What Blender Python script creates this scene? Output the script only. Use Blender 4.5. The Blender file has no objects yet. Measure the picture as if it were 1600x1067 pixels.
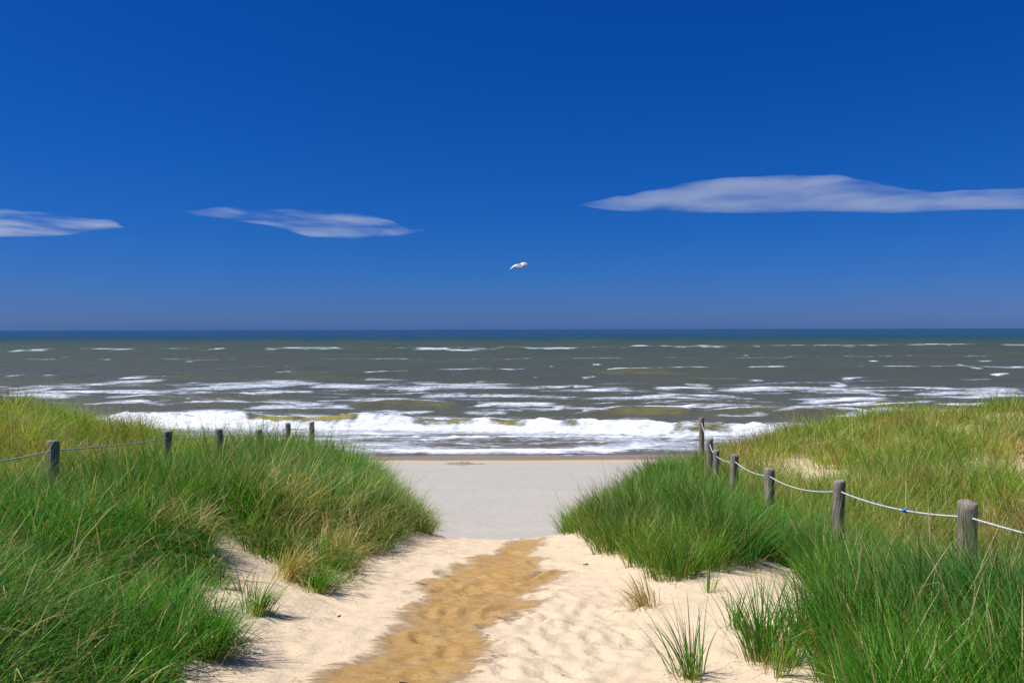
import bpy, math, random
import numpy as np
from mathutils import Vector, Matrix
R = math.radians
S = bpy.context.scene
C = S.collection
rng = np.random.default_rng(7)
random.seed(7)

# ------------------------------------------------------------------ camera
F, CX, CY, EYE = 1244.0, 800.0, 533.5, 7.0          # focal length in pixels of the 1600 px photograph
cam = bpy.data.cameras.new('camera'); co = bpy.data.objects.new('camera', cam); C.objects.link(co); S.camera = co
cam.lens = 36 * F / 1600; cam.sensor_width = 36; cam.clip_start = .05; cam.clip_end = 90000
co.location = (0, 0, EYE); co.rotation_euler = (R(90 - .86), R(.13), 0)
bpy.context.view_layer.update()
CAMM = np.array(co.rotation_euler.to_matrix())

# ------------------------------------------------------------------ light
SUN_EL, SUN_ROT = R(59), R(-100)
sdir = Vector((math.sin(SUN_ROT) * math.cos(SUN_EL), math.cos(SUN_ROT) * math.cos(SUN_EL), math.sin(SUN_EL)))
sl = bpy.data.lights.new('sun', 'SUN'); sl.energy = 4.6; sl.angle = R(.53); sl.color = (1, .95, .87)
so = bpy.data.objects.new('sun', sl); C.objects.link(so); so.location = (0, 0, 60)
so.rotation_euler = sdir.to_track_quat('Z', 'Y').to_euler()
W = bpy.data.worlds.new('World'); S.world = W; W.use_nodes = True
wn, wl = W.node_tree.nodes, W.node_tree.links
sky = wn.new('ShaderNodeTexSky'); sky.sky_type = 'NISHITA'; sky.sun_disc = False
sky.sun_elevation = SUN_EL; sky.sun_rotation = SUN_ROT; sky.dust_density = .3; sky.ozone_density = 3; sky.altitude = 0
bg = wn['Background']; bg.inputs[1].default_value = .1
sep = wn.new('ShaderNodeSeparateColor'); com = wn.new('ShaderNodeCombineColor'); wl.new(sky.outputs[0], sep.inputs[0])
for i, (ref, p, out) in enumerate([(5.76, 2.45, .52), (5.87, 1.0, 1.16), (5.0, .82, 2.95)]):   # the polarised deep blue of the whole sky
    a = wn.new('ShaderNodeMath'); a.operation = 'DIVIDE'; a.inputs[1].default_value = ref; wl.new(sep.outputs[i], a.inputs[0])
    b = wn.new('ShaderNodeMath'); b.operation = 'POWER'; b.inputs[1].default_value = p; wl.new(a.outputs[0], b.inputs[0])
    c = wn.new('ShaderNodeMath'); c.operation = 'MULTIPLY'; c.inputs[1].default_value = out; wl.new(b.outputs[0], c.inputs[0])
    wl.new(c.outputs[0], com.inputs[i])
wl.new(com.outputs[0], bg.inputs[0])
S.view_settings.view_transform = 'Standard'; S.view_settings.look = 'None'
S.view_settings.exposure = .5; S.view_settings.gamma = 1; S.view_settings.use_curve_mapping = False
S.render.engine = 'CYCLES'
S.cycles.use_denoising = True
S.cycles.max_bounces = 8; S.cycles.transparent_max_bounces = 24; S.cycles.volume_bounces = 1
S.cycles.volume_step_rate = 1.0

# ------------------------------------------------------------------ helpers
def tag(o, label=None, cat=None, group=None, kind=None):
    if label: o['label'] = label
    if cat: o['category'] = cat
    if group: o['group'] = group
    if kind: o['kind'] = kind
    return o

def make_mesh(name, verts, faces, mat=None, parent=None, smooth=True, attrs=None, normals=None):
    """faces: list of (n,k) integer arrays"""
    me = bpy.data.meshes.new(name)
    verts = np.asarray(verts, np.float32)
    me.vertices.add(len(verts)); me.vertices.foreach_set('co', verts.ravel())
    faces = [np.asarray(f, np.int32) for f in faces if len(f)]
    loops = np.concatenate([f.ravel() for f in faces])
    tot = np.concatenate([np.full(len(f), f.shape[1], np.int32) for f in faces])
    me.loops.add(len(loops)); me.loops.foreach_set('vertex_index', loops)
    me.polygons.add(len(tot))
    me.polygons.foreach_set('loop_start', np.concatenate([[0], np.cumsum(tot)[:-1]]).astype(np.int32))
    me.update(calc_edges=True)
    me.polygons.foreach_set('use_smooth', np.full(len(tot), smooth))
    for k, v in (attrs or {}).items():
        if v.ndim == 2:
            at = me.attributes.new(k, 'FLOAT_COLOR', 'POINT'); at.data.foreach_set('color', np.c_[v, np.ones(len(v))].astype(np.float32).ravel())
        else:
            at = me.attributes.new(k, 'FLOAT', 'POINT'); at.data.foreach_set('value', v.astype(np.float32))
    if normals is not None: me.normals_split_custom_set_from_vertices(normals)
    if mat: me.materials.append(mat)
    o = bpy.data.objects.new(name, me); C.objects.link(o)
    if parent is not None: o.parent = parent
    return o

def hash2(ix, iy, seed):
    h = (ix.astype(np.int64) * 374761393 + iy.astype(np.int64) * 668265263 + seed * 974711) & 0x7fffffff
    h = ((h ^ (h >> 13)) * 1274126177) & 0x7fffffff
    return ((h ^ (h >> 16)) & 0xffff) / 65535.0
def vnoise(x, y, seed=0):
    ix = np.floor(x); iy = np.floor(y); fx = x - ix; fy = y - iy
    u = fx * fx * fx * (fx * (fx * 6 - 15) + 10); v = fy * fy * fy * (fy * (fy * 6 - 15) + 10)
    a = hash2(ix, iy, seed); b = hash2(ix + 1, iy, seed); c = hash2(ix, iy + 1, seed); d = hash2(ix + 1, iy + 1, seed)
    return (a + (b - a) * u) * (1 - v) + (c + (d - c) * u) * v          # 0..1
def fbm(x, y, oct=4, seed=0, gain=.5):
    s = 0; amp = 1; tot = 0
    for k in range(oct):
        ca, sa = math.cos(k * 1.1), math.sin(k * 1.1)
        s = s + amp * vnoise((x * ca - y * sa) * 2 ** k, (x * sa + y * ca) * 2 ** k, seed + k * 17); tot += amp; amp *= gain
    return s / tot
def sstep(a, b, x):
    t = np.clip((x - a) / (b - a), 0, 1); return t * t * (3 - 2 * t)

# ------------------------------------------------------------------ terrain heights (metres, sea level 0, camera at the origin of x and y)
ROWS = {
 2:  [(-16,6.2),(-9,6.0),(-5,6.0),(-2.8,5.85),(-2.0,5.75),(-1.5,5.65),(-1.2,5.62),(.7,5.62),(1.3,5.65),(2,5.62),(3,5.45),(6,5.4),(16,5.8)],
 4:  [(-16,5.8),(-9,5.5),(-5,5.6),(-2.8,5.62),(-2.0,5.47),(-1.5,5.36),(-1.2,5.34),(.7,5.34),(1.3,5.4),(2,5.38),(3,5.15),(5,5.0),(9,5.05),(16,5.6)],
 6:  [(-16,5.3),(-8,5.2),(-5,5.3),(-3,5.38),(-2,5.25),(-1.5,5.10),(-1.2,5.05),(.7,5.05),(1.2,5.15),(1.8,5.2),(3,4.92),(5,4.72),(9,4.95),(16,5.5)],
 8:  [(-16,5.2),(-12,4.95),(-8,4.8),(-4.8,4.97),(-3.2,5.1),(-2,4.98),(-1.3,4.82),(-1.0,4.79),(.6,4.79),(1.2,4.95),(2,4.98),(3.1,4.66),(5,4.5),(9,4.8),(16,5.35)],
 9.3:[(-16,5.15),(-12,4.9),(-8,4.65),(-4.8,4.87),(-3.2,5.0),(-2,4.95),(-1.2,4.7),(-.9,4.6),(-.2,4.57),(.5,4.63),(1.1,4.8),(2,4.85),(3.2,4.5),(5,4.4),(9,4.75),(16,5.3)],
 11: [(-16,5.15),(-13,4.8),(-8,4.5),(-4.8,4.72),(-3.2,4.78),(-2.2,4.7),(-1.3,4.25),(-.8,4.0),(.5,4.0),(1.1,4.35),(1.8,4.5),(3.4,4.3),(5,4.25),(9,4.6),(14,5.05),(18,5.3)],
 14: [(-18,5.1),(-12,4.75),(-8,4.15),(-4.8,4.52),(-3.5,4.55),(-2.5,4.3),(-1.6,3.6),(-.9,2.9),(.8,2.9),(1.4,3.5),(2.1,4.15),(3.6,4.03),(6,4.0),(9,4.3),(14,4.8),(18,5.0)],
 17: [(-18,5.1),(-11,4.6),(-8,3.95),(-4.8,4.15),(-4,4.05),(-3.2,3.6),(-2.2,2.6),(-1.3,1.9),(1.2,1.9),(2.0,2.7),(2.8,3.8),(4.3,4.12),(7,4.12),(10,4.5),(14,4.85),(18,5.0)],
 20: [(-18,4.9),(-11.5,4.65),(-9.6,4.15),(-7.5,3.8),(-4.8,3.65),(-4,3.1),(-3,1.9),(-2,1.2),(2,1.2),(3.2,2.2),(5,3.7),(7,4.2),(10,4.5),(14,4.8),(20,5.0)],
 23: [(-20,4.8),(-13,4.35),(-10,3.7),(-7.5,3.2),(-5,2.5),(-4,1.3),(-3,1.1),(3,1.1),(4.2,1.3),(6,3.0),(8,3.8),(11,4.2),(15,4.6),(20,4.8)],
 27: [(-20,3.6),(-14,3.0),(-9,2.0),(-6,1.1),(7,1.1),(9,1.7),(11,2.6),(15,3.4),(20,3.6)],
 31: [(-20,1.5),(-14,1.1),(14,1.1),(20,1.5)],
}
GX = np.arange(-22, 22.01, .1); GD = np.arange(-10, 34.01, .1)
ds = np.array(sorted(ROWS)); M = np.array([np.interp(GX, *zip(*ROWS[d])) for d in ds])
GH = np.empty((len(GD), len(GX)))
for j in range(len(GX)): GH[:, j] = np.interp(GD, ds, M[:, j])
GH[GD < 2] += ((2 - GD[GD < 2]) * .03)[:, None]
def blur(a, s, ax):
    r = int(3 * s) + 1; k = np.exp(-.5 * (np.arange(-r, r + 1) / s) ** 2); k /= k.sum()
    p = np.pad(a, [(r, r) if i == ax else (0, 0) for i in (0, 1)], mode='edge')
    return np.apply_along_axis(lambda v: np.convolve(v, k, 'valid'), ax, p)
GH = blur(blur(GH, 1.6, 1), 5, 0)
def beach_h(x, y):
    return np.interp(y, [20, 28, 36, 44, 60, 90], [1.15, 1.05, .62, .02, -.75, -1.6]) + .05 * (fbm(x * .12, y * .3, 3, 5) - .5)
def H(x, y):
    x = np.asarray(x, float); y = np.asarray(y, float)
    u = np.clip((x - GX[0]) / .1, 0, len(GX) - 1.001); v = np.clip((y - GD[0]) / .1, 0, len(GD) - 1.001)
    i = u.astype(int); j = v.astype(int); fu = u - i; fv = v - j
    h = (GH[j, i] * (1 - fu) + GH[j, i + 1] * fu) * (1 - fv) + (GH[j + 1, i] * (1 - fu) + GH[j + 1, i + 1] * fu) * fv
    lt, rt = toes(y)
    off = np.maximum(lt - x, x - rt)                      # distance outside the path
    side = sstep(-.1, 1.2, off)
    h = h + side * ((fbm(x * .45, y * .45, 3, 11) - .5) * (.42 + .38 * sstep(4, 7, np.abs(x))) + (fbm(x * 1.7, y * 1.7, 2, 31) - .5) * .14)
    k = sstep(29, 33, y)
    h = np.where(np.abs(x) > 22, h * (1 - sstep(22, 40, np.abs(x)) * .4), h)
    return np.maximum(h * (1 - k), 0) + np.where(y > 12, 0, 0) if False else (1 - k) * h + k * beach_h(x, y)
TD = [-12, 2, 4, 5.2, 5.9, 7.5, 9.2, 11, 14, 17, 20, 23, 27, 30, 33]
TL = [-1.35, -1.4, -1.45, -1.5, -1.3, -1.2, -1.02, -1.15, -1.6, -2.5, -3.6, -4.7, -7, -10, -14]
TR = [1.0, 1.0, 1.2, 1.0, 1.0, .86, .64, .78, 1.25, 2.0, 3.6, 4.8, 8.2, 12, 15]
def toes(y): return np.interp(y, TD, TL), np.interp(y, TD, TR)

def ray(px, py):
    v = np.array([(px - CX) / F, -(py - CY) / F, -1.0]); v = CAMM @ v
    return v / v[1]                                       # per metre of depth
def ground(px, py, d0=1.5, d1=40):
    r = ray(px, py); t = np.arange(d0, d1, .02)
    z = EYE + r[2] * t; below = np.nonzero(z <= H(r[0] * t, t))[0]
    t = t[below[0]] if len(below) else d1
    return np.array([r[0] * t, t])
def gpoly(pts): return np.array([ground(*p) for p in pts])
def inside(poly, x, y):
    r = np.zeros(x.shape, bool); n = len(poly)
    for i in range(n):
        x0, y0 = poly[i]; x1, y1 = poly[(i + 1) % n]
        if y0 == y1: continue
        c = ((y0 > y) != (y1 > y)) & (x < (x1 - x0) * (y - y0) / (y1 - y0) + x0); r ^= c
    return r
def pdist(poly, x, y, closed=True):
    d = np.full(x.shape, 1e9); n = len(poly)
    for i in range(n if closed else n - 1):
        a = poly[i]; b = poly[(i + 1) % n]; e = b - a; L = max(e @ e, 1e-9)
        t = np.clip(((x - a[0]) * e[0] + (y - a[1]) * e[1]) / L, 0, 1)
        d = np.minimum(d, np.hypot(x - a[0] - t * e[0], y - a[1] - t * e[1]))
    return d
def sdf(poly, x, y):
    d = pdist(poly, x, y); return np.where(inside(poly, x, y), d, -d)      # positive inside

# ------------------------------------------------------------------ material helpers
def mat(name):
    m = bpy.data.materials.new(name); m.use_nodes = True
    nt = m.node_tree; return m, nt.nodes, nt.links, nt.nodes['Principled BSDF']
class N:
    """small wrapper that makes nodes short to write"""
    def __init__(s, m): s.n = m.node_tree.nodes; s.l = m.node_tree.links
    def put(s, sock, v):
        if isinstance(v, bpy.types.NodeSocket): s.l.new(v, sock)
        elif v is not None: sock.default_value = v
    def attr(s, name, col=False):
        a = s.n.new('ShaderNodeAttribute'); a.attribute_name = name; return a.outputs['Color' if col else 'Fac']
    def pos(s): return s.n.new('ShaderNodeNewGeometry').outputs['Position']
    def scale(s, v, k):
        m = s.n.new('ShaderNodeVectorMath'); m.operation = 'MULTIPLY'; s.put(m.inputs[0], v); m.inputs[1].default_value = k; return m.outputs[0]
    def noise(s, v, sc, det=3, rough=.55, dist=0):
        t = s.n.new('ShaderNodeTexNoise'); s.put(t.inputs['Vector'], v); t.inputs['Scale'].default_value = sc; t.inputs['Detail'].default_value = det
        t.inputs['Roughness'].default_value = rough; t.inputs['Distortion'].default_value = dist; return t.outputs['Fac']
    def vor(s, v, sc, feat='F1'):
        t = s.n.new('ShaderNodeTexVoronoi'); t.feature = feat; s.put(t.inputs['Vector'], v); t.inputs['Scale'].default_value = sc; return t.outputs['Distance']
    def ramp(s, f, pts):
        r = s.n.new('ShaderNodeValToRGB'); s.put(r.inputs[0], f); e = r.color_ramp.elements
        while len(e) < len(pts): e.new(.5)
        for k, (p, c) in zip(e, pts): k.position = p; k.color = (c, c, c, 1) if isinstance(c, (int, float)) else (*c, 1)
        return r.outputs[0]
    def math(s, op, a, b=None, c=None, clamp=False):
        m = s.n.new('ShaderNodeMath'); m.operation = op; m.use_clamp = clamp
        s.put(m.inputs[0], a); s.put(m.inputs[1], b)
        if c is not None: s.put(m.inputs[2], c)
        return m.outputs[0]
    def range(s, f, a, b, c=0., d=1.):
        m = s.n.new('ShaderNodeMapRange'); m.interpolation_type = 'SMOOTHSTEP'; s.put(m.inputs[0], f)
        for i, v in zip((1, 2, 3, 4), (a, b, c, d)): m.inputs[i].default_value = v
        return m.outputs[0]
    def mix(s, f, a, b, mode='MIX'):
        m = s.n.new('ShaderNodeMix'); m.data_type = 'RGBA'; m.blend_type = mode; s.put(m.inputs[0], f)
        for i, v in ((6, a), (7, b)):
            if isinstance(v, tuple): v = (*v, 1)
            s.put(m.inputs[i], v)
        return m.outputs[2]
    def bump(s, h, dist, strength=1, nrm=None):
        b = s.n.new('ShaderNodeBump'); s.put(b.inputs['Height'], h); b.inputs['Distance'].default_value = dist; b.inputs['Strength'].default_value = strength
        if nrm is not None: s.put(b.inputs['Normal'], nrm)
        return b.outputs[0]

# ------------------------------------------------------------------ sand
m_sand, n_, l_, P = mat('dune_sand'); q = N(m_sand)
g = q.pos(); wet = q.attr('damp')
wn2 = q.noise(q.scale(g, (6, 34, 34)), 1, 6, .72)
wn3 = q.noise(g, 2.2, 4, .6)
wf = q.math('ADD', wet, q.math('ADD', q.math('MULTIPLY', q.math('SUBTRACT', wn2, .5), 1.5), q.math('MULTIPLY', q.math('SUBTRACT', wn3, .5), .8)))
wf = q.range(wf, .24, .74)
dry = q.mix(q.noise(g, 1.6, 4), (.595, .475, .33), (.67, .55, .40))
dry = q.mix(q.range(q.noise(g, 420, 2), .3, .8), dry, (.52, .41, .28))
dry = q.mix(q.range(q.noise(q.scale(g, (1, 1.6, 1)), 11, 5, .7), .62, .78, 0, .22), dry, (.56, .39, .22))
dampc = q.mix(q.noise(q.scale(g, (7, 42, 42)), 1, 5, .7), (.31, .175, .052), (.585, .37, .135))
dampc = q.mix(q.range(q.noise(g, 3.5, 5, .7), .55, .75, 0, .6), dampc, (.34, .22, .10))
wf = q.math('MULTIPLY', wf, q.range(q.noise(q.scale(g, (5, 16, 16)), 1, 6, .75, .8), .30, .52, .45, 1.0))
colr = q.mix(wf, dry, dampc)
specks = q.range(q.vor(g, 12.0), .0, .04, 1, 0)
colr = q.mix(q.math('MULTIPLY', specks, .85), colr, (.07, .05, .035))
l_.new(colr, P.inputs['Base Color']); P.inputs['Roughness'].default_value = .9; P.inputs['Specular IOR Level'].default_value = .15
hb = q.math('ADD', q.math('MULTIPLY', q.noise(q.scale(g, (7, 46, 46)), 1, 5, .7), q.range(wf, 0, 1, .35, 1.7)), q.math('MULTIPLY', q.noise(g, 34, 4, .7), .7))
b1 = q.bump(hb, .017, .85); b2 = q.bump(q.noise(g, 520, 2), .0016, .8, b1); l_.new(b2, P.inputs['Normal'])

m_beach, n_, l_, P = mat('beach_sand'); q = N(m_beach); g = q.pos()
yy = n_.new('ShaderNodeSeparateXYZ'); l_.new(g, yy.inputs[0]); Y = yy.outputs[1]
Yn = q.math('ADD', Y, q.math('MULTIPLY', q.math('SUBTRACT', q.noise(q.scale(g, (.25, .6, 1)), 1, 4), .5), 1.1))
base = q.mix(q.noise(q.scale(g, (.25, 1.0, 1)), 1, 4), (.35, .33, .295), (.43, .41, .37))
base = q.mix(q.range(q.noise(g, 5, 4, .7), .45, .75, 0, .3), base, (.28, .25, .22))
wetb = q.range(Yn, 40.5, 41.1)
base = q.mix(wetb, base, (.20, .165, .125))
tan = q.math('MULTIPLY', q.range(Yn, 39.8, 40.1), q.range(Yn, 40.9, 41.5, 1, 0)); base = q.mix(q.math('MULTIPLY', tan, .85), base, (.50, .37, .22))
specks = q.range(q.vor(q.scale(g, (1, .6, 1)), 2.2), .0, .035, 1, 0); base = q.mix(q.math('MULTIPLY', specks, .7), base, (.10, .08, .06))
l_.new(base, P.inputs['Base Color']); l_.new(q.math('SUBTRACT', .9, q.math('MULTIPLY', q.range(Yn, 42.2, 43.2), .6)), P.inputs['Roughness'])
P.inputs['Specular IOR Level'].default_value = .2
l_.new(q.bump(q.noise(q.scale(g, (1.4, 3.5, 1)), 1, 6, .72), .10, .9), P.inputs['Normal'])

WET = gpoly([(852,839),(800,843),(782,865),(738,872),(700,895),(662,906),(668,930),(652,952),(612,985),(590,1015),(540,1040),(470,1075),(420,1150),(560,1150),(690,1072),(735,1030),(770,1004),(748,988),(765,965),(840,938),(800,930),(815,925),(870,903),(885,892),(870,888),(825,893),(850,872),(822,868),(838,850)])
GROOVE = np.array([ground(*p) for p in [(812,905),(838,893),(860,889),(882,888),(900,892)]])
GROOVE2 = np.array([ground(*p) for p in [(750,982),(775,970),(805,965)]])
FOOT = [(ground(random.uniform(640, 1000), random.uniform(870, 1060)), random.uniform(-1, 1), random.uniform(.5, 1.2)) for _ in range(80)]
FOOT += [(ground(px, py), a, 1.3) for px, py, a in [(890,1045,.2),(885,935,.4),(912,952,-.3),(885,983,.5),(925,1000,.1),(935,1015,.3),(860,985,-.2),(975,985,.6),(830,1005,.3)]]
xs = np.unique(np.concatenate([np.arange(-60,-22,3), np.arange(-22,-5,.35), np.arange(-5,-2.2,.08), np.arange(-2.2,2.6,.026), np.arange(2.6,6,.09), np.arange(6,22,.35), np.arange(22,61,3)]).round(3))
ys = np.unique(np.concatenate([np.arange(-10,1.5,.5), np.arange(1.5,3.2,.06), np.arange(3.2,9.9,.03), np.arange(9.9,14,.12), np.arange(14,34,.3), np.arange(34,62,.7)]).round(3))
X, Y = np.meshgrid(xs, ys); Z = H(X, Y)
lt, rt = toes(Y); inp = sstep(-.5, .15, np.minimum(X - lt, rt - X)) * sstep(16, 10, Y)
near = (np.abs(X) < 3.5) & (Y < 12)
wsd = np.where(near, sdf(WET, X, Y), -1.0)
damp = sstep(-.26, .24, wsd + (fbm(X * 2.2, Y * 4, 3, 19) - .5) * .16)
tr = (fbm(X * 2.6, Y * 3.2, 4, 3, .55) - .5) * .06 + (np.abs(fbm(X * 5, Y * 6, 3, 9) - .5) * -.045)
Z = Z + inp * tr - damp * .02 * near + near * .5 * (1 - inp) * tr + near * .018 * (fbm(X * 9, Y * 12, 3, 23) - .5)
Z += near * .009 * np.exp(-((wsd + .05) / .05) ** 2) * (vnoise(X * 3, Y * 3, 8) > .35) * inp
for gr, dep in ((GROOVE, .05), (GROOVE2, .03)):
    dd = pdist(gr, X, Y, False); Z -= near * dep * np.exp(-(dd / .055) ** 2); dd2 = pdist(gr - [0, .1], X, Y, False)
    Z += near * dep * .5 * np.exp(-(dd2 / .06) ** 2)
for (f, a, s) in FOOT:
    ca, sa = math.cos(a), math.sin(a); u = (X - f[0]) * ca + (Y - f[1]) * sa; v = -(X - f[0]) * sa + (Y - f[1]) * ca
    r2 = (u / .046) ** 2 + (v / .105) ** 2; mk = r2 < 12
    Z[mk] += s * (-.016 * np.exp(-r2[mk]) + .010 * np.exp(-(np.sqrt(r2[mk]) - 1.6) ** 2 / .15))
Z = np.where(near, Z, Z)
far_flat = beach_h(X, Y)
gy, gx = np.gradient(Z, ys, xs); NR = np.stack([-gx, -gy, np.ones_like(gx)], -1); NR /= np.linalg.norm(NR, axis=-1, keepdims=True)
V = np.stack([X, Y, Z], -1).reshape(-1, 3); NR = NR.reshape(-1, 3); damp = damp.ravel()
nx = len(xs); jj, ii = np.meshgrid(np.arange(len(ys) - 1), np.arange(nx - 1), indexing='ij')
Fq = np.stack([jj * nx + ii, jj * nx + ii + 1, (jj + 1) * nx + ii + 1, (jj + 1) * nx + ii], -1).reshape(-1, 4)
fc = V[Fq].mean(1); flt, frt = toes(fc[:, 1])
isb = ((fc[:, 2] < 1.28) & (fc[:, 1] > 15)) | (fc[:, 1] > 31.5)
isp = (~isb) & (fc[:, 0] > flt) & (fc[:, 0] < frt)
for nm, mk, mt, lb in (('sand_path', isp, m_sand, 'trampled sand path running down between the dunes, damp and orange along its middle'),
                       ('sand_dunes', ~isb & ~isp, m_sand, 'pale dry sand of the dunes under and between the grass'),
                       ('beach', isb, m_beach, 'flat grey sand beach with a damp tan tide line at the water')):
    f = Fq[mk]; used, inv = np.unique(f, return_inverse=True)
    o = make_mesh(nm, V[used], [inv.reshape(f.shape)], mt, attrs={'damp': damp[used]}, normals=NR[used])
    tag(o, lb, nm.split('_')[-1], kind='structure')

def HZ(x, y):
    'height of the finished sand surface, footprints and all'
    x = np.asarray(x, float); y = np.asarray(y, float)
    i = np.clip(np.searchsorted(xs, x) - 1, 0, len(xs) - 2); j = np.clip(np.searchsorted(ys, y) - 1, 0, len(ys) - 2)
    u = (x - xs[i]) / (xs[i + 1] - xs[i]); v = (y - ys[j]) / (ys[j + 1] - ys[j])
    return (ZT[j, i] * (1 - u) + ZT[j, i + 1] * u) * (1 - v) + (ZT[j + 1, i] * (1 - u) + ZT[j + 1, i + 1] * u) * v
ZT = Z
# ------------------------------------------------------------------ sea
def sea_pt(px, py, z=0): r = ray(px, py); t = (EYE - z) / -r[2]; return np.array([r[0] * t, t])
tans = np.unique(np.concatenate([np.linspace(-.74, .74, 560), np.linspace(.8, 3, 22), -np.linspace(.8, 3, 22)]))
dd = [43.2]
while dd[-1] < 70000:
    d = dd[-1]; dd.append(d + (.19 if d < 76 else .19 + (d - 76) * .0045 if d < 150 else d * (.0036 if d < 600 else .02 if d < 3000 else .12)))
dd = np.array(dd); T, D = np.meshgrid(tans, dd); X = T * D; Y = D.copy()
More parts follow.
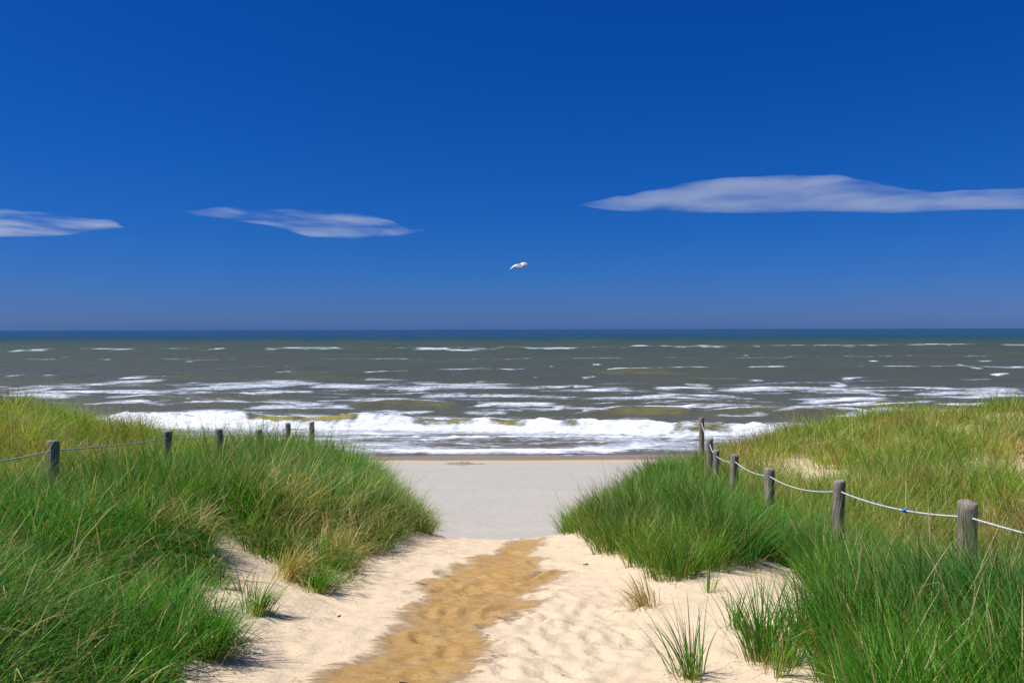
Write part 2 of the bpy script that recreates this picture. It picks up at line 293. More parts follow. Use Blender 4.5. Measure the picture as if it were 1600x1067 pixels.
# foam strokes, traced in the photograph and laid on the water: polyline, half depth (m), strength, solidity
def st(*a): return a
STROKES = [  # (points, half thickness in px, strength)
 ([(100,547),(300,546)],.7,.6),([(330,547),(365,546)],.9,.85),([(410,545),(470,544),(545,544)],.9,.85),([(565,545),(580,544)],.7,.8),([(640,546),(700,546),(762,547)],.7,.5),([(840,546),(900,545)],.7,.5),
 ([(990,542),(1022,541)],1,.9),([(1032,541),(1052,541)],.9,.85),([(1072,541),(1114,540)],1,.85),([(1155,541),(1160,541)],1,.9),([(1245,541),(1330,539)],.8,.7),([(1340,541),(1360,540)],1,.85),([(1385,540),(1440,539)],1,.8),([(1445,540),(1530,538)],.8,.75),([(1560,539),(1600,538)],.7,.6),([(0,549),(90,548)],.7,.45),
 ([(93,570),(100,570)],1,.8),([(730,568),(734,568)],1,.7),([(970,554),(975,554)],1,.8),([(0,588),(30,588)],.9,.7),([(35,589),(95,590)],1.2,.9),
 ([(183,592),(230,591),(262,587),(310,584)],1.3,.95),([(425,583),(447,583)],1.8,1),([(365,587),(395,584)],.8,.7),([(435,573),(475,575)],.7,.5),
 ([(495,587),(560,585),(600,581),(670,580),(720,581),(770,580),(828,577)],1.3,.95),([(937,580),(965,577),(1000,576),(1090,577),(1130,576)],1.3,.95),([(1162,576),(1245,575)],1.3,.9),([(1330,575),(1345,575)],1.2,.9),([(1380,576),(1435,575)],1.3,.9),([(1445,575),(1470,574)],1,.7),([(1515,573),(1527,572)],1.6,1),([(1540,576),(1600,572)],.9,.7),
 ([(1165,597),(1200,595)],1.1,.8),([(1305,593),(1355,589)],1,.8),([(1298,604),(1320,600)],1.6,.95),([(1340,605),(1375,606)],1.3,.7),([(1547,587),(1575,583)],1,.8),([(830,591),(842,591)],1,.7),([(905,591),(935,589)],.9,.6),([(890,605),(935,604)],1.2,.9),
 ([(0,612),(60,611),(130,602),(200,598),(268,597)],3.6,.86),([(0,607),(100,603),(180,600)],3.2,.74),([(0,614),(120,612),(215,611)],1.5,.95),
 ([(255,609),(330,606),(420,602),(500,600)],3.2,.88),([(300,602),(420,597),(520,602)],2.6,.62),([(290,611),(440,609)],1.2,.7),
 ([(480,601),(560,603),(640,600)],3.6,.86),([(560,608),(660,608),(740,603),(812,603)],2.6,.84),([(630,596),(720,601),(820,600)],2.8,.7),([(560,593),(640,594)],1.6,.5),
 ([(910,612),(960,609),(1000,610)],3.4,.92),([(950,606),(1000,608)],2,.6),([(1012,608),(1060,606),(1120,606)],2.2,.9),([(1060,600),(1120,603)],2,.5),([(1110,612),(1180,608),(1240,610)],2.6,.88),([(1150,605),(1260,609),(1400,612)],2.6,.76),([(1020,616),(1130,621)],2,.6),
 ([(1240,612),(1330,611),(1420,618)],2.5,.78),([(1420,618),(1500,612),(1600,607)],3,.66),([(1450,621),(1520,622),(1600,616)],2,.84),([(1450,610),(1500,608)],1.8,.8),([(1530,608),(1600,606)],2,.6),([(900,622),(1000,623),(1080,615)],1.5,.72),([(850,624),(960,622)],1.3,.5),
 ([(0,620),(60,619),(120,623)],3,.7),([(60,612),(140,618)],2,.6),([(145,625),(200,622),(260,619),(310,617),(400,616)],1.6,.85),([(270,631),(300,629),(340,629)],1.3,.75),([(112,636),(140,632),(205,629),(240,630)],2.2,1),([(232,634),(255,633)],1.6,.7),
 ([(360,619),(430,619),(470,615),(500,616)],2.2,1),([(500,616),(600,612)],1.2,.8),([(400,629),(500,634),(560,640)],2.6,.72),([(320,628),(400,630)],1.3,.7),([(370,638),(440,636),(510,641)],3,.7),([(560,627),(620,627),(650,629)],2,.72),([(650,619),(740,617)],2.4,.6),([(540,645),(660,645),(700,642)],1.8,.66),([(660,625),(700,627)],1.6,.6),
 ([(715,640),(750,633),(770,631),(860,631),(880,630)],2.2,.88),([(750,640),(830,641),(890,634),(900,632)],1.8,.84),([(720,645),(800,647)],1.6,.6),([(870,622),(895,624)],2.4,.8),([(800,641),(820,645)],2.6,.7),
 ([(895,647),(915,644),(960,640),(1020,640),(1068,642),(1090,637),(1105,632)],1.9,1.05),([(1105,632),(1150,634),(1200,634)],1.3,.8),([(1020,637),(1070,637)],1.6,.8),([(1065,619),(1200,623)],1.5,.65),([(1100,626),(1150,623),(1200,624)],1,.5),
 ([(1110,650),(1150,651),(1200,646)],2.2,.8),([(1200,647),(1235,645),(1262,643),(1330,637),(1360,634),(1400,631)],2,1.05),([(1240,632),(1330,625),(1400,624)],2.2,.92),([(1330,635),(1400,630),(1470,627)],1.3,.8),([(1282,649),(1310,651),(1350,646),(1385,643),(1450,641)],1.7,1),([(1440,633),(1560,630),(1572,628),(1600,629)],1.2,.85),([(1440,641),(1560,640)],1.2,.7),([(1320,655),(1420,652)],2.5,.6),
 # breaker
 ([(140,652),(180,650),(240,648),(300,648),(420,655),(560,660),(700,663),(860,667),(1000,670),(1150,676),(1300,678)],7.5,1.35),
 ([(100,650),(200,655),(300,657),(420,660)],4,.9),([(930,662),(980,657),(1040,659)],3.5,1),([(1150,668),(1200,664),(1300,665)],4,.9),([(1050,660),(1150,661)],3,.62),
 # wash
 ([(150,668),(400,674),(700,679),(1000,679),(1300,682)],6,.66),([(250,682),(400,690),(520,689),(640,684),(760,684),(900,683),(1100,686),(1320,686)],2.1,1.2),
 ([(500,676),(640,672),(760,676)],3,.62),([(860,679),(1000,676)],2.6,.7),([(380,694),(560,694),(800,694),(1040,692)],3.4,.47),([(700,692),(760,697),(800,699)],1.1,1.1),([(670,688),(720,688)],1.6,.8),
 ([(340,700),(430,701),(500,703),(600,706),(760,706),(880,705),(960,704),(1010,699),(1100,697)],2.6,1.3),([(880,700),(980,698),(1040,696)],1.4,1.0),
 ([(630,716),(665,716)],.8,.9),([(718,715),(790,717)],.9,.95),([(860,712),(950,711)],.9,.8),([(470,712),(600,711)],.6,.6),([(950,715),(1000,714)],.8,.6),
]
WARP = (fbm(X * .12, Y * .12, 3, 71) - .5)
foam = np.zeros_like(X)
rs = random.Random(5)
for k in range(95):                                       # thin drifting foam lines between the breakers
    x0 = rs.uniform(-60, 1600); y0 = rs.triangular(594, 652, 614); L_ = rs.uniform(50, 330); tl_ = rs.uniform(-7, 3) * L_ / 300
    STROKES.append(([(x0, y0), (x0 + L_ * .5, y0 + tl_ * .5 + rs.uniform(-1, 1)), (x0 + L_, y0 + tl_)], rs.uniform(.35, 1.0), rs.uniform(.35, .85)))
for k in range(26):                                       # scattered whitecaps far out
    x0 = rs.uniform(0, 1590); y0 = rs.triangular(520, 596, 560); L_ = rs.uniform(4, 22) * (y0 - 505) / 50
    STROKES.append(([(x0, y0), (x0 + L_ * .6, y0 - .2), (x0 + L_, y0 - .4)], rs.uniform(.4, .7), rs.uniform(.4, .85)))
jx = (fbm(X * .35, Y * .35, 3, 41) - .5) * 2; jy = (fbm(X * .35 + 40, Y * .35, 3, 51) - .5) * 2
def stroke_field(pts, hw, sc=1.0):
    P_ = np.array([sea_pt(*p) for p in pts]); mid = P_[:, 1].mean()
    dep = hw * mid ** 2 / (EYE * F)                        # half depth in metres
    mk = (np.abs(Y - mid) < np.ptp(P_[:, 1]) / 2 + dep * 4 + 2) & (X > P_[:, 0].min() - 6 - mid * .02) & (X < P_[:, 0].max() + 6 + mid * .02)
    x = X[mk]; y = Y[mk] + jy[mk] * min(dep, 1.2) * .8
    yl = np.interp(x, P_[:, 0], P_[:, 1]) + (fbm(x * .11, x * 0 + mid, 3, 43) - .5) * mid ** 2 * .00042; out = np.maximum(P_[0, 0] - x, x - P_[-1, 0])
    L = P_[-1, 0] - P_[0, 0]; tap = sstep(.0, -min(.22 * L, 9), out)
    v = np.exp(-(np.abs(y - yl) / (dep * (.35 + .75 * tap))) ** 2.2 * .8) * sstep(.02 * mid * .3, -.01 * mid, out) * (.55 + .45 * tap)
    return mk, v
STROKES += [([(0,547),(400,546),(800,545),(1200,542),(1600,539)],.5,.22),([(0,590),(300,588),(600,583),(900,580),(1300,576),(1600,574)],.5,.2),([(0,563),(700,561),(1600,556)],.4,.08)]
for pts, hw, s in STROKES:
    mk, v = stroke_field(pts, hw * (1.2 if pts[0][1] > 595 else 1.0)); foam[mk] = np.maximum(foam[mk], v * (s * .60 + .28 + (.18 if pts[0][1] < 595 else 0)))
foam += .22 * sstep(120, 70, Y) * (fbm(X * .09, Y * .2, 3, 91) - .35) + .10 * sstep(300, 60, Y) * (fbm(X * .05, Y * .1, 2, 92) - .5)
foam = np.where(Y < 57, np.maximum(foam, .62 + .45 * (fbm(X * .1, Y * .3, 3, 77) - .5) ) * sstep(44.4, 46.2, Y + jy * .5) + foam * (1 - sstep(44.4, 46.2, Y + jy * .5)), foam)
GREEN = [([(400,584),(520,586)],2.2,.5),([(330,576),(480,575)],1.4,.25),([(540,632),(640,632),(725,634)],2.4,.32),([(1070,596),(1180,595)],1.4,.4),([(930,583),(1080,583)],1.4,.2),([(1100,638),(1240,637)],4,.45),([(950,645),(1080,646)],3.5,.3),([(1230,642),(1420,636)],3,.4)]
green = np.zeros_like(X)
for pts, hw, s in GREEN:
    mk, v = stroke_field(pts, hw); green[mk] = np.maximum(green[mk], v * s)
# heights: chop, swell and the traced wave fronts
Zs = .02 + (fbm(X * .06, Y * .42, 3, 61) - .5) * .55 * sstep(52, 75, Y) * sstep(900, 300, Y) + (fbm(X * .5, Y * 1.1, 3, 62) - .5) * .10 * sstep(44, 50, Y) * sstep(400, 150, Y)
RIDGES = [  # crest polyline (its foot in the water), height, front and back length in metres
 ([(60,664),(180,667),(300,668),(420,670),(560,671),(700,672),(830,674),(1000,680),(1150,684),(1330,686)],.92,.75,3.0),
 ([(250,690),(600,690),(900,690),(1300,690)],.14,.5,1.5),([(300,704),(600,708),(900,708),(1100,704)],.08,.25,1.2),
 ([(890,650),(960,645),(1070,647),(1105,644),(1250,648)],.42,1.4,3.5),([(1190,653),(1262,648),(1400,641),(1500,637)],.40,1.4,3.5),
 ([(500,641),(600,637),(740,638)],.45,1.6,4),([(100,641),(250,636)],.3,1.2,3),([(370,622),(500,620),(600,617)],.35,1.6,4),
 ([(180,597),(310,592),(420,592),(520,592),(700,585),(830,583)],.5,3,8),([(930,584),(1130,581),(1250,581),(1450,580),(1600,578)],.45,3,8),([(0,594),(100,594)],.45,3,8),([(330,580),(500,580)],.4,3,8),([(1050,600),(1200,599)],.4,3,6),
 ([(0,549),(600,547),(1100,544),(1600,541)],.6,6,18),([(150,629),(320,624),(420,622)],.25,1.5,4),([(1380,583),(1600,580)],.3,3,6)]
thinx = None
for pts, h, fr, bk in RIDGES:
    P_ = np.array([sea_pt(*p) for p in pts]); yl = np.interp(X, P_[:, 0], P_[:, 1]) + WARP * min(P_[:, 1].mean() * .02, 4) + fr * 1.2
    L = P_[-1, 0] - P_[0, 0]; out = np.maximum(P_[0, 0] - X, X - P_[-1, 0])
    env = sstep(0, -min(.25 * L, 8), out) * (.55 + .7 * fbm(X * (.35 if h > .8 else .1), X * 0, 3, int(fr * 10)))
    s = Y - yl + jy * .3 * min(fr, 1)
    if h > .8:
        ff = 1.12 * sstep(-2.7, -1.1, s) * sstep(1.3, .2, s + jy * .5) * sstep(0, -4, out); foam = np.maximum(foam, ff)
        ang = X / Y * F + CX
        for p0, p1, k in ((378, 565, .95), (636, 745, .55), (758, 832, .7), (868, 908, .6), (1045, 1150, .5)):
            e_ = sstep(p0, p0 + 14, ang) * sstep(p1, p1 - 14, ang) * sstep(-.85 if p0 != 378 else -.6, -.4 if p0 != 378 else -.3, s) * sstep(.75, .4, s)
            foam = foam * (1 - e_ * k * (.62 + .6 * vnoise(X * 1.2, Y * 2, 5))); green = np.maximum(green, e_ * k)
    elif .38 <= h <= .46 and fr < 2:
        ff = 1.0 * sstep(.1, .5, s) * sstep(1.5, .7, s + jy * .3) * sstep(0, -5, out); foam = np.maximum(foam, ff * (.7 + .5 * fbm(X * .2, Y * .2, 2, 3)))
    Zs += h * env * np.where(s < 0, np.exp(-(s / fr) ** 2), np.exp(-(s / bk) ** 2))
# curling, lumpy white water on the breaker
brk = foam > .9
Zs += np.where(brk & (Y > 50) & (Y < 66), (fbm(X * 1.6, Y * 1.6, 3, 66) - .5) * .30, 0) + np.where((foam > .5) & (Y < 90), (fbm(X * 2.2, Y * 2.2, 2, 67) - .5) * .08, 0)
Zs = np.where(Y > 3000, 0.02, Zs)
m_sea, n_, l_, P = mat('sea_water'); q = N(m_sea); g = q.pos()
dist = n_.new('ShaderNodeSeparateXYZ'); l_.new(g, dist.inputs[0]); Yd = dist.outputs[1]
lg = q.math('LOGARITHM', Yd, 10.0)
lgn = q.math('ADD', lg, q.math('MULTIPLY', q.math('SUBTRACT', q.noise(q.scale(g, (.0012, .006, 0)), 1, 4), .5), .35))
wat = q.ramp(q.math('MULTIPLY', q.math('SUBTRACT', lgn, 1.6), .5), [(0, (.115, .095, .07)), (.10, (.085, .088, .052)), (.22, (.066, .074, .046)), (.36, (.052, .068, .048)), (.49, (.030, .060, .058)), (.60, (.003, .046, .095)), (.75, (.0, .050, .15))])  # murky sandy water inshore; far blue has the reflected sky painted in
wat = q.mix(q.range(q.noise(q.scale(g, (.03, .12, 0)), 1, 4), .35, .75, 0, .55), wat, (.088, .086, .042))
wat = q.mix(q.math('MULTIPLY', q.attr('thin'), q.range(q.noise(q.scale(g, (.5, .8, 1)), 1, 3), .3, .6)), wat, (.27, .24, .035))  # sun shining through thin crests, painted as olive-yellow base colour
gs = q.scale(g, (1, 1, 1))
n1 = q.noise(q.scale(g, (.20, 1.3, .8)), 1, 7, .74, .5)
n2 = q.noise(q.scale(g, (1.0, 2.4, 1.6)), 1, 5, .72, 1.2)
n3 = q.noise(q.scale(g, (.085, .34, .3)), 1, 4, .6, .6)
lace = q.vor(q.scale(g, (1.3, 1.9, 1.5)), 1, 'DISTANCE_TO_EDGE')
fm = q.math('ADD', q.attr('foam'), q.math('MULTIPLY', q.math('SUBTRACT', n1, .5), 1.35))
fm = q.math('ADD', fm, q.math('MULTIPLY', q.math('SUBTRACT', n2, .5), 1.15))
fm = q.math('ADD', fm, q.math('MULTIPLY', q.math('SUBTRACT', n3, .5), 1.2))
fm = q.math('SUBTRACT', fm, q.math('MULTIPLY', q.range(lace, 0, .3), .10))
mask = q.range(fm, .34, .95)
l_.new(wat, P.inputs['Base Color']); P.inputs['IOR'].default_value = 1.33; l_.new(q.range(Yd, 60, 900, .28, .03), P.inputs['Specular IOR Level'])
l_.new(q.range(Yd, 50, 500, .30, .75), P.inputs['Roughness'])
wb = q.math('ADD', q.noise(q.scale(g, (.5, 1.7, 1)), 1, 5, .65), q.math('MULTIPLY', q.noise(q.scale(g, (2.2, 4.5, 2)), 1, 4, .6), .35))
l_.new(q.bump(wb, .5, .8), P.inputs['Normal'])
fo = n_.new('ShaderNodeBsdfDiffuse'); l_.new(q.mix(q.range(fm, .7, 1.25), (.52, .58, .68), (.82, .83, .84)), fo.inputs[0]); l_.new(q.bump(q.math('ADD', n1, n2), .28, .8), fo.inputs['Normal'])  # weaker foam painted bluish for the shade in its troughs
mx = n_.new('ShaderNodeMixShader'); l_.new(mask, mx.inputs[0]); l_.new(P.outputs[0], mx.inputs[1]); l_.new(fo.outputs[0], mx.inputs[2])
l_.new(mx.outputs[0], n_['Material Output'].inputs[0])
nx = len(tans); jj, ii = np.meshgrid(np.arange(len(dd) - 1), np.arange(nx - 1), indexing='ij')
Fq = np.stack([jj * nx + ii, jj * nx + ii + 1, (jj + 1) * nx + ii + 1, (jj + 1) * nx + ii], -1).reshape(-1, 4)
sea = make_mesh('sea', np.stack([X, Y, Zs], -1).reshape(-1, 3), [Fq], m_sea, attrs={'foam': foam.ravel(), 'thin': green.ravel()})
tag(sea, 'grey-green sea with one long white breaker and foam streaks, turning deep blue at the horizon', 'sea', kind='structure')

# ------------------------------------------------------------------ clouds: thin real volumes kilometres out over the sea
def cloud(name, pts, label, dens, seed, lo=.36, Dc=5200):
    """pts: (px, top py, bottom py) along the cloud"""
    m = bpy.data.materials.new(name + '_vapour'); m.use_nodes = True; q = N(m); m.node_tree.nodes.remove(m.node_tree.nodes['Principled BSDF'])
    v = m.node_tree.nodes.new('ShaderNodeVolumePrincipled'); v.inputs['Color'].default_value = (.80, .86, .86, 1); v.inputs['Anisotropy'].default_value = .1
    off = q.n.new('ShaderNodeVectorMath'); off.operation = 'ADD'; q.put(off.inputs[0], q.pos()); off.inputs[1].default_value = (seed * 3170, 0, seed * 410)
    g = off.outputs[0]; f = q.noise(q.scale(g, (.0011, .0006, .020)), 1, 4, .55, .4); f2 = q.noise(q.scale(g, (.005, .002, .07)), 1, 3, .6)
    h = q.attr('none')
    t = q.math('ADD', q.range(f, lo, lo + .22), q.math('MULTIPLY', q.math('SUBTRACT', f2, .5), 1.2), clamp=True)
    q.put(v.inputs['Density'], q.math('MULTIPLY', q.math('MULTIPLY', t, t), dens)); q.l.new(v.outputs[0], m.node_tree.nodes['Material Output'].inputs['Volume'])
    pts = np.array(pts, float); n = 70; K = 16
    px = np.linspace(pts[0, 0], pts[-1, 0], n); tp = np.interp(px, pts[:, 0], pts[:, 1]); bt = np.interp(px, pts[:, 0], pts[:, 2])
    jit = (vnoise(px * .05, px * 0, seed) - .5) * 3 + (vnoise(px * .17, px * 0, seed + 3) - .5) * 1.6; tp = tp + jit * np.clip((bt - tp) / 14, 0, 1)
    V = []; 
    for i in range(n):
        a = ray(px[i], tp[i]); b = ray(px[i], bt[i]); zt = EYE + a[2] * Dc; zb = EYE + b[2] * Dc; xc = a[0] * Dc
        hh = max((zt - zb) / 2, 1); zc = (zt + zb) / 2; w = 60 + 2.2 * hh
        for k in range(K):
            an = 2 * math.pi * k / K
            V.append((xc, Dc + w * math.cos(an), zc + hh * math.sin(an)))
    Fs = [[i * K + k, i * K + (k + 1) % K, (i + 1) * K + (k + 1) % K, (i + 1) * K + k] for i in range(n - 1) for k in range(K)]
    o = make_mesh(name, V, [np.array(Fs)], m)
    bm_caps = None
    import bmesh
    b = bmesh.new(); b.from_mesh(o.data); b.verts.ensure_lookup_table()
    b.faces.new([b.verts[k] for k in range(K)]); b.faces.new([b.verts[(n - 1) * K + k] for k in reversed(range(K))]); bmesh.ops.recalc_face_normals(b, faces=b.faces)
    b.to_mesh(o.data); b.free()
    tag(o, label, 'cloud', 'wispy clouds above the horizon'); return o
cloud('cloud', [(905,319,321),(950,311,327),(1000,302,331),(1060,290,331),(1120,281,332),(1200,276,331),(1290,276,329),(1340,285,330),(1400,297,332),(1450,303,330),(1520,298,327),(1600,295,326),(1680,297,325)],
      'broad flat lens of white cloud, largest of the three', .0021, 1, .36)
cloud('cloud', [(288,331,334),(345,324,342),(420,326,352),(480,329,370),(540,332,373),(590,339,372),(612,346,369),(640,360,365),(664,359,361)],
      'streaky cloud with a thin tail at its right end, middle one of the three', .0030, 2, .43)
cloud('cloud', [(-90,322,372),(-20,325,369),(40,331,370),(100,336,366),(140,341,362),(175,345,357),(190,351,353)],
      'pointed wisp of cloud running out of the picture at the left edge', .0036, 3, .42)

# ------------------------------------------------------------------ marram grass
m_grass, n_, l_, P = mat('marram_grass'); q = N(m_grass)
gc = q.attr('tone', True)
l_.new(gc, P.inputs['Base Color']); P.inputs['Roughness'].default_value = .5; P.inputs['Specular IOR Level'].default_value = .16
tl = n_.new('ShaderNodeBsdfTranslucent'); l_.new(q.mix(1.0, gc, (1.5, 1.5, .5), 'MULTIPLY'), tl.inputs[0])
mx = n_.new('ShaderNodeMixShader'); mx.inputs[0].default_value = .34; l_.new(P.outputs[0], mx.inputs[1]); l_.new(tl.outputs[0], mx.inputs[2]); l_.new(mx.outputs[0], n_['Material Output'].inputs[0])

def blades(root, L, az, th0, bend, w, col, nseg, r, kink=.12, head=None):
    """root (n,3); L length; az azimuth of lean; th0 lean at the base; bend added lean at the tip; w base width; col (n,3)"""
    n = len(L); S_ = nseg
    t = np.linspace(0, 1, S_ + 1)
    th = th0[:, None] + bend[:, None] * (t[None, :-1] + .5 / S_) ** 1.4
    kk = np.where(r.random(n) < kink, r.uniform(.7, 1.9, n), 0); kp = r.uniform(.35, .8, n)
    th = th + kk[:, None] * (t[None, :-1] >= kp[:, None])
    seg = (L / S_)[:, None]
    dx = np.cumsum(np.sin(th) * seg, 1); dz = np.cumsum(np.cos(th) * seg, 1)
    dx = np.c_[np.zeros(n), dx]; dz = np.c_[np.zeros(n), dz]
    wob = (r.random(n) - .5)[:, None] * .12 * L[:, None] * t[None] ** 2
    ca, sa = np.cos(az)[:, None], np.sin(az)[:, None]
    Px = root[:, 0:1] + dx * ca - wob * sa; Py = root[:, 1:2] + dx * sa + wob * ca; Pz = root[:, 2:3] + dz
    tw = az + math.pi / 2 + (r.random(n) - .5) * 2.2
    wx, wy = np.cos(tw)[:, None], np.sin(tw)[:, None]
    prof = np.array([.75 + .25 * min(1, k * 3) for k in t]) * (1 - t ** 2.2 * .9)
    hw = (w[:, None] * prof[None]) / 2
    if head is not None: hw = np.where(head[:, None], (w[:, None] * (.35 + .45 * ((t > .62) & (t < .97))[None])) / 2, hw)
    A = np.stack([Px - wx * hw, Py - wy * hw, Pz], -1)[:, :-1]; B = np.stack([Px + wx * hw, Py + wy * hw, Pz], -1)[:, :-1]
    tip = np.stack([Px, Py, Pz], -1)[:, -1:]
    V = np.concatenate([np.stack([A, B], 2).reshape(n, 2 * S_, 3), tip], 1)
    m = 2 * S_ + 1; base = (np.arange(n) * m)[:, None]
    qd = np.array([[2 * k, 2 * k + 1, 2 * k + 3, 2 * k + 2] for k in range(S_ - 1)])
    Q = (base[:, None] + qd[None]).reshape(-1, 4); Tn = (base + np.array([[2 * S_ - 2, 2 * S_ - 1, 2 * S_]])).reshape(-1, 3)
    tt = np.concatenate([np.repeat(t[:-1], 2), [1]])
    straw = np.array([.42, .33, .15])
    k = np.clip(1 - tt * 4.5, 0, 1)[None, :, None] * .55
    CL = col[:, None, :] * (1 - k) + straw * k
    if head is not None: k = (head[:, None] & (tt > .6)[None])[..., None] * .85; CL = CL * (1 - k) + np.array([.50, .43, .24]) * k
    k = (sstep(.82, 1, tt)[None, :, None]) * .35; CL = CL * (1 - k) + straw * k
    return V.reshape(-1, 3), Q, Tn, CL.reshape(-1, 3)

def build(name, parts, label=None, cat=None, kind=None, parent=None):
    Vs, Qs, Ts, Cs = [], [], [], []; off = 0
    for V, Q, T_, CL in parts:
        Vs.append(V); Cs.append(CL); Qs.append(Q + off); Ts.append(T_ + off); off += len(V)
    o = make_mesh(name, np.concatenate(Vs), [np.concatenate(Qs), np.concatenate(Ts)], m_grass, parent, attrs={'tone': np.concatenate(Cs)})
    return tag(o, label, cat, kind=kind)

BARE = [gpoly(p) for p in (
 [(312,824),(370,848),(412,876),(462,910),(528,942),(485,972),(425,955),(370,920),(318,880)],
 [(275,892),(350,920),(420,968),(450,1000),(480,1067),(350,1067),(385,1025),(330,975)],
 [(0,850),(30,862),(45,900),(20,930),(0,935)],
 [(1040,930),(1080,905),(1110,892),(1250,882),(1245,885),(1288,925),(1285,1005),(1290,1090),(950,1080),(1000,950)],
)]
SPARSE = [(np.array([6.25, 16.8]), .75, .98), (np.array([5.75, 15.2]), .7, .97), (np.array([5.35, 16.4]), .4, .95), (np.array([9.9, 15.6]), 1.0, .8), (np.array([6.3, 10.8]), .6, .45), (np.array([7.8, 12.2]), .8, .4),
          (np.array([-9.0, 13.0]), 1.4, .6), (np.array([-7.2, 12.0]), .9, .6), (np.array([-10.5, 15.0]), 1.6, .5), (np.array([4.7, 16.5]), .5, .85), (np.array([12.3, 19.5]), 1.2, .8), (np.array([8.5, 14.0]), .9, .6)]
def density(x, y):
    lt, rt = toes(y); edge = np.maximum(lt - x, x - rt)
    wob = (fbm(x * 1.3, y * 1.3, 3, 101) - .5) * .5
    d = sstep(-.02, .22, edge + wob)
    for b in BARE:
        mk = (np.abs(x - b[:, 0].mean()) < 3) & (np.abs(y - b[:, 1].mean()) < 4)
        s = sdf(b, x, y); d = np.where(mk, d * (1 - .97 * sstep(-.08, .06, s + wob * .15)), d)
    for c, r0, k in SPARSE:
        e = np.hypot((x - c[0]), (y - c[1]) * .6) / r0; d = d * (1 - k * np.exp(-e ** 2 * 1.2))
    hol = fbm(x * 1.05, y * 1.05, 3, 181); d = d * (1 - .72 * sstep(.56, .68, hol) * sstep(12, 8, y))
    patch = fbm(x * .55, y * .55, 3, 111)
    far = sstep(2.8, 4.5, np.abs(x) - np.maximum(0, 2 - y * .2) + .3)
    d = d * (1 - .6 * far * sstep(.54, .66, patch))
    return d * (H(x, y) > 1.35)
def gradH(x, y):
    e = .25; return (H(x + e, y) - H(x - e, y)) / (2 * e), (H(x, y + e) - H(x, y - e)) / (2 * e)

GREENS = dict(deep=(.046, .180, .009), mid=(.066, .215, .016), blue=(.045, .185, .036), lime=(.125, .265, .020), olive=(.225, .275, .048), tan=(.46, .37, .17), brown=(.34, .19, .07))
GREENS = {k: np.array(v) for k, v in GREENS.items()}
fence_l = lambda y: -4.8 + 0 * y
fence_r = lambda y: np.interp(y, [3, 5.3, 7.5, 10, 12.2, 14, 15.7, 17.8, 25], [3.0, 3.03, 3.09, 3.3, 3.4, 3.6, 3.9, 4.25, 5.5])
def zone_cols(x, y, r):
    n = len(x); back = np.where(x < 0, sstep(.1, 1.5, fence_l(y) - x), sstep(-.4, .9, x - fence_r(y)))
    back = np.clip(back * sstep(7, 10, y) + back * .5, 0, 1)
    a = fbm(x * .5, y * .5, 3, 121); b = fbm(x * .9 + 50, y * .9, 3, 131)
    front = np.where(x[:, None] < 0, GREENS['deep'], GREENS['mid'])
    front = front + (GREENS['blue'] - front) * sstep(.45, .7, b)[:, None] * .7
    edge = sstep(1.4, .1, np.maximum(toes(y)[0] - x, x - toes(y)[1])) * sstep(4, 7, y)
    front = front + (GREENS['olive'] * .8 - front) * (edge * .35)[:, None]
    bk = GREENS['lime'] + (GREENS['olive'] - GREENS['lime']) * sstep(.42, .68, a)[:, None] * np.where(x < 0, .35, .85)[:, None]
    col = front + (bk - front) * back[:, None]
    rr = r.random(n)
    dead = .02 + .09 * back + .07 * edge + .22 * back * sstep(.55, .72, b) + .05 * (1 - back) * (x < 0) + .42 * (1 - back) * (x < 0) * sstep(-3.2, -2.4, x) * sstep(4.5, 5.5, y) * sstep(.44, .62, fbm(x * 1.1 + 7, y * 1.1, 3, 161)) * sstep(10, 8, y)
    col = np.where((rr < dead)[:, None], GREENS['tan'] * (.75 + .5 * r.random((n, 1))), col)
    col = np.where(((rr > 1 - .03 - .15 * back * sstep(.55, .7, a)))[:, None], GREENS['brown'] * (.8 + .5 * r.random((n, 1))), col)
    col = col * (.72 + .56 * r.random((n, 1))) + (r.random((n, 1)) - .4) * np.array([.03, .02, 0])
    return np.clip(col, .01, .8), back

